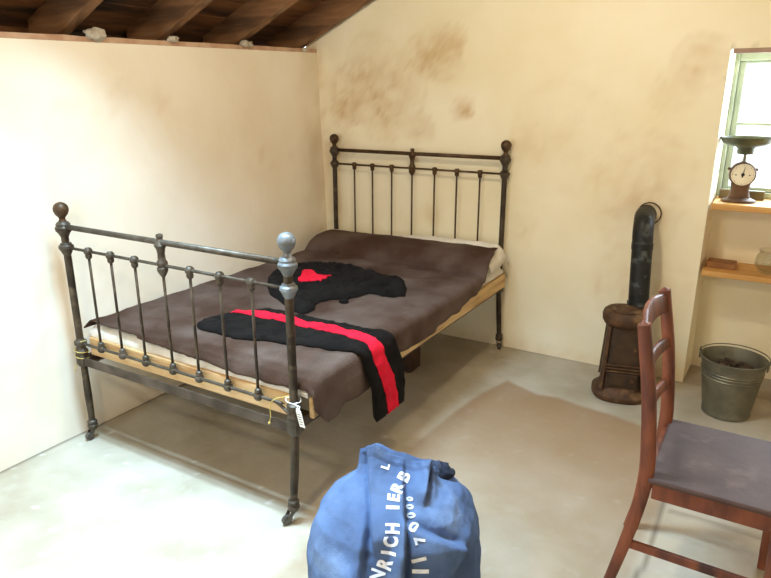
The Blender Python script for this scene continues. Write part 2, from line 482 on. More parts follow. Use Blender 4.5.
for y, lb, lm in zip(RY, RL, LUMP):
    r = empty('roof_rafter', (RX0, y, rz_under(RX0)), lb, 'rafter', 'roof rafters')
    obj('beam', rafter_bm(y), M['rafter'], r)
    if lm: tag(obj('mortar_lump', lump_bm(lm[0], lm[1], y*7, lm[2]), M['mortar'], r, smooth=True), 'white mortar lump')
bm = NB()
for y in (-.745, -1.28, -1.815, -2.35):
    b2 = rafter_bm(y)
    me = bpy.data.meshes.new('t'); b2.to_mesh(me); b2.free(); bm.from_mesh(me); bpy.data.meshes.remove(me)
tag(obj('trim_4', bm, M['rafter']), kind='structure')

# ------------------------------------------------------------ BED
W, LB = 1.2, 1.989
bed = empty('bedstead', (W/2, 1.0, 0), 'old black iron double bedstead with ball finials standing in the corner', 'bed')
def post(x, y, hk, parent, foot_off, kmat=None, kcol=None):
    zk = hk
    bm = NB()
    lathe(bm, [(.0, .405), (.0145, .405), (.0155, .5), (.0155, hk-.2), (.0155, hk-.055), (.0, hk-.055)], (x, y, 0), n=20)
    p = obj('post', bm, M['iron'], parent, smooth=40)
    # collars
    z1 = hk-.072; z2 = hk-.162
    bm = NB()
    lathe(bm, [(.015, z1-.045), (.021, z1-.034), (.024, z1-.028), (.033, z1-.016), (.034, z1-.004), (.028, z1+.004), (.029, z1+.010), (.024, z1+.018), (.017, z1+.022)], (x, y, 0), n=24)
    obj('collar', bm, kcol or M['iron_cast'], p, smooth=35, world=False).location = -V(parent.location)
    bm = NB()
    lathe(bm, [(.015, z2-.032), (.019, z2-.026), (.024, z2-.014), (.031, z2-.002), (.030, z2+.008), (.022, z2+.014), (.023, z2+.018), (.015, z2+.022)], (x, y, 0), n=24)
    obj('collar', bm, kcol or M['iron_cast'], p, smooth=35, world=False).location = -V(parent.location)
    # finial
    bm = NB()
    lathe(bm, [(.017, z1+.018), (.014, z1+.028), (.012, z1+.034), (.016, hk-.030), (.024, hk-.022), (.0305, hk-.006), (.031, hk+.004), (.027, hk+.017), (.018, hk+.026), (.006, hk+.031), (0, hk+.031)], (x, y, 0), n=24)
    obj('finial', bm, kmat or M['brown_iron'], p, smooth=40, world=False).location = -V(parent.location)
    # joint casting where the side and end rails meet the post
    bm = NB()
    lathe(bm, [(.015, .365), (.023, .372), (.025, .38), (.025, .425), (.027, .43), (.027, .442), (.021, .45), (.018, .465), (.026, .47), (.026, .486), (.018, .492), (.016, .50)], (x, y, 0), n=20)
    box(bm, x-.024, x+.024, y-.020, y+.024, .375, .425, .004)
    tag(obj('corner_joint', bm, M['iron_cast'], parent, smooth=35))
    # leg
    fx, fy = x+foot_off[0], y+foot_off[1]
    bm = NB()
    tube(bm, [(x, y, .372), (lerp(x, fx, .5), lerp(y, fy, .5), .22), (fx, fy, .075)], [.0145, .0165, .0135], n=18)
    obj('leg', bm, M['iron'], parent, smooth=40)
    # foot socket and caster
    bm = NB()
    lathe(bm, [(.0, .052), (.016, .052), (.022, .06), (.023, .072), (.019, .078), (.022, .084), (.021, .092), (.0145, .098)], (fx, fy, 0), n=20)
    cst = obj('foot_socket', bm, M['iron_cast'], parent, smooth=35)
    bm = NB()
    wx, wy = fx+foot_off[2], fy+foot_off[3]
    d = V((foot_off[2], foot_off[3], 0)).normalized(); s = V((-d.y, d.x, 0))
    lathe(bm, [(.0, -.009), (.016, -.009), (.0195, -.006), (.0195, .006), (.016, .009), (.0, .009)], n=20, M=Matrix.Translation((wx, wy, .0195)) @ s.to_track_quat('Z', 'Y').to_matrix().to_4x4())
    for q in (-1, 1):
        sweep(bm, [V((fx, fy, .056))+s*.011*q, V((lerp(fx, wx, .5), lerp(fy, wy, .5), .045))+s*.013*q, V((wx, wy, .0195))+s*.012*q], .003, .016, up=s)
    obj('caster', bm, M['rubber'], parent, smooth=35)

post(0, 0, 1.073, bed, (.0, .0, -.004, -.020))
post(W, 0, 1.073, bed, (-.016, -.01, -.014, -.026), M['iron_reflect'], M['iron_reflect'])
post(0, LB, 1.248, bed, (0, 0, .01, -.02))
post(W, LB, 1.248, bed, (.014, .012, .008, -.014))
BX = [.145, .285, .43, .59, .735, .885, 1.035]
def panel(y, hk, tilt):
    z1 = hk-.072; z2 = hk-.162; zb = .476
    bm = NB(); tube(bm, [(.02, y, z1), (W-.02, y, z1)], .0115, 16)
    obj('top_rail', bm, M['iron_cast'] if y == 0 else M['brown_iron'], bed, smooth=True)
    bm = NB(); tube(bm, [(.02, y, z2), (W-.02, y, z2)], .0062, 12)
    obj('upper_crossbar', bm, M['iron_cast'] if y == 0 else M['brown_iron'], bed, smooth=True)
    bm = NB(); tube(bm, smooth_path([(.015, y, zb), (.1, y, zb), (1.06, y, zb), (1.12, y, zb-.004), (W-.04, y, zb-.024), (W-.015, y, zb-.04)], 5), .0062, 12)
    obj('lower_crossbar', bm, M['iron_cast'] if y == 0 else M['brown_iron'], bed, smooth=True)
    for x in [q+(.012 if y > 1 and q != .59 else 0) for q in BX]:
        bm = NB()
        tube(bm, [(x, y, z2), (x, y, zb)], .0056, 10)
        s = obj('spindle', bm, M['iron'] if y == 0 else M['brown_iron'], bed, smooth=True)
        mt = M['iron_cast'] if y == 0 else M['brown_iron']
        for zc, up in ((z2, -1), (zb, 1)):
            pr = [(0, -.016), (.010, -.015), (.0165, -.008), (.018, 0), (.0165, .008), (.012, .013), (.014, .017), (.012, .028), (.006, .033)]
            if zc == zb: pr = [(r, z) for r, z in pr]
            else: pr = [(r, -z) for r, z in pr][::-1]
            bm = NB()
            lathe(bm, pr, (x, y, zc), n=16)
            k = obj('knuckle', bm, mt, s, smooth=35, world=False); k.location = -V(bed.location)
    # centre vase post between the two upper rails
    x = .59
    bm = NB()
    lathe(bm, [(.007, z2-.045), (.013, z2-.036), (.020, z2-.022), (.021, z2-.010), (.017, z2-.004), (.021, z2+.004), (.020, z2+.014), (.015, z2+.022), (.0135, z2+.045), (.017, z2+.065), (.024, z1-.012), (.020, z1-.004), (.013, z1+.008), (.011, z1+.016), (.014, z1+.022), (.012, z1+.030), (0, z1+.034)], (x, y, 0), n=20)
    obj('vase_ornament', bm, M['iron_cast'] if y == 0 else M['brown_iron'], bed, smooth=35)
panel(0, 1.073, 0)
panel(LB, 1.248, 0)
def angle(bm, a, b, inward):
    a, b = V(a), V(b); up = V((0, 0, 1)); inn = V(inward)
    prof = [(0, .0), (0, .04), (.005, .04), (.005, .005), (.034, .005), (.034, 0)]
    r1 = [bm.verts.new(a+inn*x+up*(z)) for x, z in prof]; r2 = [bm.verts.new(b+inn*x+up*z) for x, z in prof]
    for k in range(6): bm.faces.new((r1[k], r1[(k+1) % 6], r2[(k+1) % 6], r2[k]))
    bm.faces.new(r1[::-1]); bm.faces.new(r2)
M['iron_dusty'] = mat('dusty dark angle iron', (60, 48, 38), (96, 84, 74), .6, .3, scale=10, bump=.001, bscale=70)
for a, b, i, nm in (((.02, -.012, .375), (W-.02, -.012, .375), (0, 1, 0), 'end_rail'), ((.02, LB+.012, .375), (W-.02, LB+.012, .375), (0, -1, 0), 'end_rail'),
                ((-.004, .02, .375), (-.004, LB-.02, .375), (1, 0, 0), 'side_rail'), ((W+.004, .02, .375), (W+.004, LB-.02, .375), (-1, 0, 0), 'side_rail')):
    bm = NB(); angle(bm, a, b, i); obj(nm, bm, M['iron_dusty'], bed)
# rusty lower lath seen beneath the end rail
for k in range(9):
    bm = NB(); box(bm, .01, W-.01, .1+k*.22, .14+k*.22, .3805, .3845)
    obj('bed_lath', bm, M['iron_dusty'], bed)

# wooden board base under the mattress
base = empty('bed_base', (W/2, 1.0, .416), 'shallow pale pine bed base lying on the iron bed rails', 'bed base')
bm = NB(); box(bm, .028, 1.172, .0235, .066, .417, .502, .004); obj('end_board', bm, M['pine'], base)
bm = NB(); box(bm, .028, 1.228, 1.93, 1.95, .420, .502, .004); obj('end_board', bm, M['pine'], base)
bm = NB(); box(bm, 1.229, 1.25, .045, 1.958, .4185, .500, .004); obj('side_board', bm, M['pine_side'], base)
bm = NB(); box(bm, .005, .027, .045, 1.958, .4185, .500, .004); obj('side_board', bm, M['pine_side'], base)
bm = NB(); box(bm, .028, 1.228, .067, 1.929, .488, .500); obj('slat_top', bm, M['pine'], base)

# mattress: thin white pad
def rounded_pad(x0, x1, y0, y1, z0, z1, r, amp, seed, nx=60, ny=80, ztop=None):
    bm = NB()
    def top(u, v):
        x = lerp(x0, x1, u); y = lerp(y0, y1, v)
        e = min(x-x0, x1-x, y-y0, y1-y)
        k = math.sqrt(max(0, 1-(1-min(1, e/r))**2))
        zt = ztop(x, y) if ztop else z1
        return V((x+.004*nz(y, z1, seed, 12)*(1 if 0 < u < 1 else 1), y+.006*nz(x, seed, 0, 9), lerp(lerp(z0, zt, .35), zt, k)+amp*fbm(x, y, seed, 6)*k))
    g = grid_mesh(bm, nx, ny, top)
    bd = [g[i][0] for i in range(nx+1)]+[g[nx][j] for j in range(1, ny+1)]+[g[i][ny] for i in range(nx-1, -1, -1)]+[g[0][j] for j in range(ny-1, 0, -1)]
    lo = [bm.verts.new((v.co.x, v.co.y, z0)) for v in bd]
    for k in range(len(bd)):
        k2 = (k+1) % len(bd); bm.faces.new((bd[k], lo[k], lo[k2], bd[k2]))
    bm.faces.new(lo)
    return bm
def mat_top(x, y):
    return .553
bm = rounded_pad(.012, 1.232, .035, 1.955, .5025, .553, .05, .003, 3)
tag(obj('mattress', bm, M['ticking'], smooth=50), 'thin white mattress showing along the foot of the iron bed under the blanket', 'mattress')
# bolster / pillow with white slip
def pil(x, y):
    t = (y-1.60)/(1.955-1.60)
    return .556+(.078+.02*sstep(.4, .9, x)*sstep(1.25, 1.0, x))*math.sin(PI*min(1, max(0, t)))**.6 if 0 <= t <= 1 else .556
bm = NB()
def f_pil(u, v):
    x = lerp(.03, 1.235, u); a = v*2*PI
    ex = max(.25, (1-(abs(2*u-1))**8)**.5)
    cy = 1.80; cz = .603+.006*fbm(x, 0, 0, 5)
    return V((x, cy+.15*ex*math.cos(a)+.004*fbm(x, a, 0, 4), cz+.048*ex*math.sin(a)+.004*fbm(x, a, 3, 4)))
vs = grid_mesh(bm, 60, 28, f_pil)
bm.faces.new(vs[0][:-1]); bm.faces.new(vs[-1][:-1][::-1])
bmesh.ops.remove_doubles(bm, verts=bm.verts, dist=.0004)
tag(obj('bolster', bm, M['ticking'], smooth=60), 'long pillow in a white slip lying under the blanket at the headboard', 'pillow')

# blanket
def ztop(x, y):
    z = .566
    t = (y-1.58)/.40
    hump = 0
    if t > 0:
        d = abs(y-1.80)/.185
        hump = .103*math.sqrt(max(0, 1-min(1, d)**2.3)) if y < 1.80 else .103*math.sqrt(max(0, 1-min(1, d)**3))
    z += hump*sstep(-.03, .05, x)*(.93+.12*sstep(.2, .85, x))
    z += .004*fbm(x, y, 0, 3.5)+.0025*fbm(x, y, 7, 9)
    # sag in the middle
    z -= .008*math.sin(PI*min(1, max(0, x/1.23)))*math.sin(PI*min(1, max(0, y/1.6)))
    # tucked crease in front of the pillow
    if .45 < x < 1.25:
        yc = 1.50+.02*nz(x, 0, 0, 4)
        z += .010*math.exp(-((y-yc)/.012)**2)*sstep(.45, .6, x)
    # small fold lines and rumples
    z += .006*(1-abs(fbm(x*1.3, y*.8, 4, 4.5, 3)))**4*sstep(1.66, 1.5, y)
    if .1 < x < 1.2: z -= .010*math.exp(-((y-(1.645+.012*nz(x, 4, 0, 5)))/.014)**2)
    for (ax, ay, bx, by, h, w) in ((.1, 1.52, .42, 1.60, .010, .014), (.62, 1.42, .80, 1.56, .014, .012), (.15, 1.45, .3, 1.62, .008, .012), (.9, .9, 1.2, 1.3, .005, .03), (.2, .3, .3, .9, .004, .04), (.75, .1, 1.2, .25, .006, .04), (.5, 1.1, 1.1, 1.45, .004, .03)):
        q = max(0, min(1, ((x-ax)*(bx-ax)+(y-ay)*(by-ay))/((bx-ax)**2+(by-ay)**2)))
        dd = math.hypot(x-ax-q*(bx-ax), y-ay-q*(by-ay))
        z += h*math.exp(-(dd/w)**2)
    return z
DROP = [(.03, .05), (.09, .12), (.14, .17), (.20, .17), (.26, .145), (.42, .15), (.56, .105), (.68, .085), (.78, .105), (.92, .10), (1.2, .078), (1.42, .06), (1.52, .05), (1.62, .015), (1.72, -.005), (1.80, -.015), (1.90, -.035)]
XE, YE = 1.248, .034
def f_blanket(u, v):
    b = lerp(.0, 1.91+.012, v)
    # along the bed: b is arc length measured from the head-side; front end hangs
    y = lerp(0, 1, v)
    fdrop_all = None
    x_a = lerp(-.062, 1, u)
    return None
bm = NB()
NU, NV = 150, 190
def front_drop(x):
    return interp(x, [(0, -.012), (.2, -.006), (.45, .004), (.7, .016), (.95, .03), (1.12, .03), (1.25, .02)])+.004*nz(x, 0, 0, 14)
def side_drop(y): return interp(y, DROP)+.004*nz(y, 3, 0, 11)
def blanket_pt(u, v):
    # parameters: s across (0..XE then hanging), t along (hanging then YE..head)
    xe = XE
    ycur = lerp(YE, 1.915, v)
    sd = side_drop(ycur)
    S = xe+.012+sd
    s = lerp(-.03, S, u)
    fd = front_drop(min(max(s, 0), XE))
    t0 = YE-.006-fd if fd > 0 else YE-fd
    t = lerp(t0, 1.915+.004*nz(s, 0, 0, 6)+ .02*sstep(.6, 0, s)-.045*sstep(.45, 1.15, s), v)
    px, pdx = (s, 0) if s <= xe-.02 else (xe-.02+.026*math.sin(min(1, (s-xe+.02)/.034)*PI/2), max(0, s-(xe-.02)-.012))
    py, pdy = (t, 0) if t >= YE+.014 else (YE+.014-.022*math.sin(min(1, (YE+.014-t)/.028)*PI/2), max(0, YE+.014-t-.010))
    z = ztop(min(px, XE), max(py, YE))-max(pdx, pdy)-.35*min(pdx, pdy)
    if s < .03:                                # turned down between bed and wall
        z -= max(0, .03-s)*.75
    # hanging folds
    if pdx > .01:
        k = min(1, pdx/.08)
        px += k*(.008*math.sin(t*21+1)+.006*math.sin(t*47))*.6+.006*k
    if pdy > .005:
        k = min(1, pdy/.05)
        py -= k*(.006+.005*math.sin(s*30))
    if pdx > .02 and pdy > .01:
        px += .012; py -= .006
    return V((px, py, z))
grid_mesh(bm, NU, NV, lambda u, v: blanket_pt(u, v))
bl = obj('blanket', bm, M['blanket'], smooth=True)
tag(bl, 'brown grey wool blanket spread over the bed and its pillow, hanging at the near corner', 'blanket')
sm = bl.modifiers.new('s', 'SOLIDIFY'); sm.thickness = .005; sm.offset = 1

# white sheet folded out past the blanket at the head end corner
bm = NB()
def f_sheet(u, v):
    x = lerp(.02, 1.262, u); y = lerp(1.70, 1.963, v)
    z = .560+.101*math.sqrt(max(0, 1-min(1, (y-1.80)/.175 if y > 1.80 else (1.80-y)/.185)**(7 if y > 1.80 else 2.6)))*(.93+.12*sstep(.2, .85, x))
    z += .024*sstep(.4, .8, x)*sstep(1.80, 1.91, y)
    if x > 1.2: z -= (x-1.2)*1.0+max(0, x-1.235)*1.2
    return V((x, y, z+.003*fbm(x, y, 2, 8)))
grid_mesh(bm, 70, 24, f_sheet)
sh = obj('sheet', bm, M['ticking'], smooth=True)
tag(sh, 'white sheet showing along the top of the blanket by the headboard', 'sheet')
sm = sh.modifiers.new('s', 'SOLIDIFY'); sm.thickness = .002; sm.offset = 1

# ------------------------------------------------------------ cloth pieces lying on the bed
dg0 = bpy.context.evaluated_depsgraph_get()
def bvh_of(o):
    dg = bpy.context.evaluated_depsgraph_get()
    return BVHTree.FromObject(o, dg)
BT = bvh_of(bl)
def on_bed(x, y, dflt=.57):
    h = BT.ray_cast(V((x, y, 1.2)), V((0, 0, -1)))
    if h[0] is None or h[0].z < .52: return ztop(min(x, 1.22), y)+.004
    return h[0].z
def cloth_piece(outline, hfn, res=.012, lift=.002, zf=on_bed):
    # outline densified
    pts = []
    n = len(outline)
    for i in range(n):
        a = V((*outline[i], 0)); b = V((*outline[(i+1) % n], 0))
        m = max(1, int((b-a).length/res))
        for k in range(m): pts.append(a.lerp(b, k/m).to_2d())
    nb = len(pts)
    xs = [p.x for p in pts]; ys = [p.y for p in pts]
    P = [(p.x, p.y) for p in pts]
    x = min(xs)
    r = 0
    while x < max(xs):
        y = min(ys)+(res/2 if r % 2 else 0)
        while y < max(ys):
            if in_poly(x, y, P) and dpoly(x, y, P) > res*.55: pts.append(V((x, y)))
            y += res
        x += res*.87; r += 1
    edges = [(i, (i+1) % nb) for i in range(nb)]
    co, ed, fa, _, _, _ = geometry.delaunay_2d_cdt(pts, edges, [], 1, 1e-5)
    bm = NB()
    top = []; bot = []
    for c in co:
        d = dpoly(c.x, c.y, P)
        z = zf(c.x, c.y)
        top.append(bm.verts.new((c.x, c.y, z+lift+.0035+hfn(c.x, c.y, d))))
        bot.append(bm.verts.new((c.x, c.y, z+lift)))
    from collections import Counter
    ec = Counter()
    for f in fa:
        if not in_poly(sum(co[i].x for i in f)/3, sum(co[i].y for i in f)/3, P): continue
        bm.faces.new([top[i] for i in f]); bm.faces.new([bot[i] for i in f][::-1])
        for k in range(3): ec[tuple(sorted((f[k], f[(k+1) % 3])))] += 1
    for (a, b), c in ec.items():
        if c == 1: bm.faces.new((top[a], top[b], bot[b], bot[a]))
    bmesh.ops.delete(bm, geom=[v for v in bm.verts if not v.link_faces], context='VERTS')
    return bm

JACKET = [(0.248, 0.981), (0.211, 1.082), (0.215, 1.129), (0.25, 1.18), (0.282, 1.221), (0.297, 1.285), (0.318, 1.345), (0.372, 1.329), (0.385, 1.401), (0.438, 1.416), (0.562, 1.386), (0.666, 1.349), (0.783, 1.317), (0.857, 1.318), (0.916, 1.305), (1.01, 1.168), (1.06, 1.06), (1.016, 1.012), (0.972, 0.986), (0.93, 1.018), (0.883, 1.003), (0.854, 0.939), (0.814, 0.893), (0.78, 0.839), (0.75, 0.783), (0.745, 0.742), (0.785, 0.682), (0.789, 0.624), (0.765, 0.6), (0.703, 0.613), (0.616, 0.666), (0.523, 0.722), (0.456, 0.751), (0.338, 0.866)]
def hj(x, y, d):
    e = 1.35*sstep(0, .03, d)
    h = .016*math.sqrt(min(1, d/.03))
    # ridged wrinkles plus the rolled upper edge and the sleeve roll
    h += e*(.010*(1-abs(fbm(x*1.0, y*1.6, 2, 7, 3)))**3+.004*fbm(x, y, 0, 16))
    for (ax, ay, bx, by, hh, w) in ((.60, 1.25, .98, 1.14, .016, .03), (.26, 1.14, .40, 1.30, .012, .03), (.33, .88, .70, .66, .014, .035), (.55, .9, .78, .86, .010, .02), (.44, 1.32, .8, 1.22, .010, .02), (.5, .8, .62, 1.0, .008, .012), (.72, .95, .9, 1.1, .010, .012)):
        q = max(0, min(1, ((x-ax)*(bx-ax)+(y-ay)*(by-ay))/((bx-ax)**2+(by-ay)**2)))
        dd = math.hypot(x-ax-q*(bx-ax), y-ay-q*(by-ay))
        h += e*hh*math.exp(-(dd/w)**2)
    return h
jk = empty('jersey', (.6, 1.0, .57), 'black wool jersey with a red patch lying crumpled on the blanket', 'jersey')
jo = obj('body', cloth_piece(JACKET, hj, .010), M['black_wool'], jk, smooth=60)
bpy.context.view_layer.update()
JT = BVHTree.FromObject(jo, bpy.context.evaluated_depsgraph_get())
def on_jersey(x, y):
    h = JT.ray_cast(V((x, y, 1.2))-V(jk.location), V((0, 0, -1)))
    return (h[0].z+jk.location.z) if h[0] else on_bed(x, y)
PATCHR = [(0.465, 0.966), (0.387, 1.126), (0.433, 1.134), (0.513, 1.094), (0.57, 1.122), (0.59, 1.055), (0.615, 0.967), (0.571, 0.958), (0.527, 0.952)]
obj('red_patch', cloth_piece(PATCHR, lambda x, y, d: .001, .008, .004, on_jersey), M['red_felt'], jk, smooth=60)
bm = NB()
lathe(bm, [(0, 0), (.022, 0), (.026, .006), (.022, .014), (.010, .018), (0, .019)], (.845, .835, on_bed(.845, .835)+.002), n=18, sx=1, sy=.8)
tube(bm, smooth_path([(.845, .835, on_bed(.845, .835)+.012), (.835, .87, on_bed(.835, .87)+.01), (.825, .91, on_bed(.825, .91)+.012)], 5), .005, 8)
tag(obj('drawstring_toggle', bm, M['black_wool'], jk, smooth=50), 'black toggle at the hem')

# trousers / legging with red stripe: lies across the foot of the bed and hangs over the side
TS = [  # x, y low edge, y high edge
    (.455, .268, .285), (.485, .235, .37), (.516, .212, .43), (.55, .208, .50), (.62, .206, .565), (.72, .206, .575), (.84, .235, .565), (.95, .268, .560), (1.06, .286, .560), (1.15, .300, .560), (1.22, .312, .565), (1.26, .325, .570)]
XF = 1.262
FALL = [(0, .335, .572), (.06, .345, .60), (.12, .365, .625), (.18, .385, .640), (.24, .395, .652), (.30, .405, .655), (.335, .43, .650)]
def stripe_y(x): return interp(x, [(.48, .452), (.55, .462), (.64, .470), (.83, .465), (1.02, .462), (1.19, .438), (1.26, .428)])
def stripe_f(d): return interp(d, [(0, .428), (.05, .437), (.12, .470), (.2, .505), (.335, .553)])
def trouser_bm(lo_fn, hi_fn, thick, lift, nu=90, nv=26, u0=.472, endf=.335, wr=1.0, elo=None, ehi=None):
    """closed strip following the bed then falling; lo/hi give y limits"""
    bm = NB()
    Lflat = XF-u0
    def centre(s, y):
        # s arc length from u0
        if s <= Lflat-.03:
            x = u0+s; return V((x, y, on_bed(min(x, 1.225), y))), V((0, 0, 1))
        q = (s-(Lflat-.03))/.06
        zt = on_bed(1.215, y)
        if q < 1:
            a = q*PI/2
            return V((XF-.03+.034*math.sin(a), y, zt-.034*(1-math.cos(a)))), V((math.sin(a), 0, math.cos(a)))
        dd = s-(Lflat-.03)-.06
        return V((XF+.004+.010*sstep(0, .15, dd)+.004*math.sin(dd*17), y, zt-.034-dd)), V((1, 0, 0))
    S = Lflat+endf
    top = []; bot = []
    for i in range(nu+1):
        s = S*i/nu
        rt = []; rb = []
        for j in range(nv+1):
            v = j/nv
            if s <= Lflat: ya, yb = lo_fn(u0+s, 0), hi_fn(u0+s, 0)
            else: ya, yb = lo_fn(XF, s-Lflat), hi_fn(XF, s-Lflat)
            y = lerp(ya, yb, v)
            c, n = centre(s, y)
            if elo:
                if s <= Lflat: e = min(y-elo(u0+s, 0), ehi(u0+s, 0)-y)
                else: e = min(y-elo(XF, s-Lflat), ehi(XF, s-Lflat)-y)
                eu = min(s+.03, S+.002-s)
            else:
                e = min(v, 1-v)*abs(yb-ya); eu = min(s, S-s)
            k = math.sqrt(min(1, max(0, min(e, eu))/.012+.02))
            h = thick*k
            if wr: h += k*wr*(.006*(1-abs(fbm((s+u0)*2, y*3, 1, 5, 3)))**3+.003*fbm(s+u0, y, 6, 14))
            rt.append(bm.verts.new(c+n*(lift+h+.001))); rb.append(bm.verts.new(c+n*lift))
        top.append(rt); bot.append(rb)
    for i in range(nu):
        for j in range(nv):
            bm.faces.new((top[i][j], top[i+1][j], top[i+1][j+1], top[i][j+1]))
            bm.faces.new((bot[i][j], bot[i][j+1], bot[i+1][j+1], bot[i+1][j]))
        bm.faces.new((top[i][0], bot[i][0], bot[i+1][0], top[i+1][0]))
        bm.faces.new((top[i][nv], top[i+1][nv], bot[i+1][nv], bot[i][nv]))
    for i in (0, nu):
        for j in range(nv): bm.faces.new((top[i][j], top[i][j+1], bot[i][j+1], bot[i][j]))
    return bm
tr = empty('trousers', (.9, .45, .57), 'black trousers with a red side stripe laid across the foot of the bed', 'trousers')
lo = lambda x, d: interp(x, [(a, b) for a, b, c in TS]) if d == 0 else interp(d, [(a, b) for a, b, c in FALL])
hi = lambda x, d: interp(x, [(a, c) for a, b, c in TS]) if d == 0 else interp(d, [(a, c) for a, b, c in FALL])
tro = obj('legs', trouser_bm(lo, hi, .012, .004), M['black_wool'], tr, smooth=60)
bpy.context.view_layer.update()
sw = .034
def slo(x, d): return (stripe_y(x) if d == 0 else stripe_f(d))-sw*(1 if d == 0 else 1.25)
def shi(x, d): return (stripe_y(x) if d == 0 else stripe_f(d))+sw*(1 if d == 0 else 1.25)
sbm = trouser_bm(slo, shi, .0135, .0055, nu=130, nv=10, u0=.485, endf=.334, wr=1, elo=lo, ehi=hi)
obj('side_stripe', sbm, M['red_felt'], tr, smooth=60)

# paper tag and cords
bm = NB()
tp = V((1.243, -.034, .496))
a = V((.26, -.0, -.965)).normalized(); b = V((.9, -.35, .24)).normalized(); nn = a.cross(b).normalized()
L0 = .070; wdt = .018
pts = [(-.6, 0), (.6, 0), (1, .18), (1, 1), (-1, 1), (-1, .18)]
f1 = [bm.verts.new(tp+b*wdt*x+a*L0*y+nn*.0006) for x, y in pts]; f2 = [bm.verts.new(tp+b*wdt*x+a*L0*y-nn*.0006) for x, y in pts]
bm.faces.new(f1); bm.faces.new(f2[::-1])
for k in range(6): bm.faces.new((f1[k], f1[(k+1) % 6], f2[(k+1) % 6], f2[k]))
pt = empty('paper_tag', tp, 'small white paper tag tied to the near right bed post', 'tag')
obj('card', bm, M['paper'], pt)
bm = NB()
for k in range(5):
    y0 = .30+k*.13; o = -nn if nn.y > 0 else nn
    o = o*.0009
    q = [tp+b*wdt*x+a*L0*y+o for x, y in ((-.7, y0), (.5+.2*(k % 2), y0), (.5+.2*(k % 2), y0+.05), (-.7, y0+.05))]
    bm.faces.new([bm.verts.new(p) for p in q])
obj('printed_lines', bm, M['print'], pt)
bm = NB()
tube(bm, smooth_path([tp+a*.006, tp+V((-.008, .004, .008)), (W+.0, -.029, .505), (W-.02, -.02, .506), (W-.029, 0, .505), (W, .029, .503), (W+.029, 0, .503), (W+.02, -.024, .503), tp+V((.004, .006, .004)), tp+a*.006], 5), .0016, 6)
obj('tie_string', bm, M['paper'], pt)
bm = NB()
tube(bm, smooth_path([(1.19, .022, .512), (1.16, .0, .505), (1.13, -.012, .495), (1.11, -.018, .478), (1.106, -.020, .45), (1.107, -.022, .42), (1.100, -.022, .398)], 6), .0018, 7)
lathe(bm, [(0, -.006), (.005, -.003), (.005, .003), (0, .006)], (1.100, -.022, .395), n=8)
tag(obj('cord', bm, M['cord'], smooth=True), 'short yellow cord hanging over the bottom bar beside the near right bed post', 'cord')
bm = NB()
ps = []
for k in range(36):
    t = k/35
    ps.append((.028*math.cos(t*4*PI+2)*1.05-.0, .028*math.sin(t*4*PI+2), lerp(.455, .40, t)))
tube(bm, smooth_path([(.06, -.012, .502), (.035, -.022, .495)]+ps+[(-.018, -.03, .37), (-.02, -.03, .345)], 2), .002, 7)
tag(obj('cord', bm, M['cord'], smooth=True), 'yellow cord wound round the bed post by the white left wall', 'cord')

# support block under the bed
bm = NB(); box(bm, .845, .925, 1.38, 1.50, 0.002, .372, .006)
tag(obj('support_block', bm, M['support']), 'dark upright timber block standing on the floor beneath the bed', 'wooden block')

# ------------------------------------------------------------ STOVE
SX, SY = 2.0, 1.73
stv = empty('stove', (SX, SY, 0), 'small rusty brown cast iron stove standing by the stained back wall', 'stove')
def sq(bm, rings, n=32, c=(SX, SY), p=4.0, rot=0.0):
    """superellipse loft: rings (z, rx, ry)"""
    R = []
    for z, rx, ry in rings:
        row = []
        for k in range(n):
            a = 2*PI*k/n
            ca, sa = math.cos(a), math.sin(a)
            m = (abs(ca)**p+abs(sa)**p)**(-1/p)
            x, y = rx*m*ca, ry*m*sa
            x, y = x*math.cos(rot)-y*math.sin(rot), x*math.sin(rot)+y*math.cos(rot)
            row.append(bm.verts.new((c[0]+x, c[1]+y, z)))
        R.append(row)
    for a, b in zip(R[:-1], R[1:]):
        for k in range(n): bm.faces.new((a[k], a[(k+1) % n], b[(k+1) % n], b[k]))
    bm.faces.new(R[0][::-1]); bm.faces.new(R[-1])
ROT = math.radians(14)
SM = Matrix.Translation((SX, SY, 0)) @ Matrix.Rotation(ROT, 4, 'Z')
bm = NB(); sq(bm, [(.002, .135, .14), (.012, .142, .147), (.030, .142, .147), (.040, .128, .132), (.060, .112, .116), (.070, .108, .112)], 40, p=2.6, rot=ROT)
obj('base_plinth', bm, M['rust'], stv, smooth=40)
bm = NB(); sq(bm, [(.068, .103, .105), (.20, .098, .10), (.40, .086, .088)], 40, p=6, rot=ROT)
obj('body', bm, M['stove'], stv, smooth=40)
for sx in (-1, 1):
    for sy in (-1, 1):
        bm = NB(); sweep(bm, [SM @ V((sx*.100, sy*.102, .066)), SM @ V((sx*.083, sy*.085, .40))], .018, .018)
        obj('corner_rib', bm, M['rust'], stv)
bm = NB()
box(bm, -.072, .072, -.110, -.096, .085, .155, .004, SM)
bars = NB()
obj('ash_door', bm, M['stove'], stv)
bm = NB(); box(bm, -.066, .066, -.104, -.090, .225, .375, .004, SM @ Matrix.Rotation(math.radians(-2.5), 4, 'X'))
obj('fire_door', bm, M['stove'], stv)
bm = NB()
for k, z in enumerate((.165, .182, .199)):
    bm = NB(); sweep(bm, [SM @ V((-.088, -.109+k*.001, z)), SM @ V((.088, -.109+k*.001, z))], .007, .007, up=(0, 0, 1))
    obj('grate_bar', bm, M['rust'], stv)
bm = NB()
lathe(bm, [(0, 0), (.008, 0), (.010, .008), (0, .012)], n=12, M=SM @ Matrix.Translation((.045, -.110, .12)) @ Matrix.Rotation(PI/2, 4, 'X'))
obj('door_knob', bm, M['rust'], stv, smooth=40)
bm = NB()
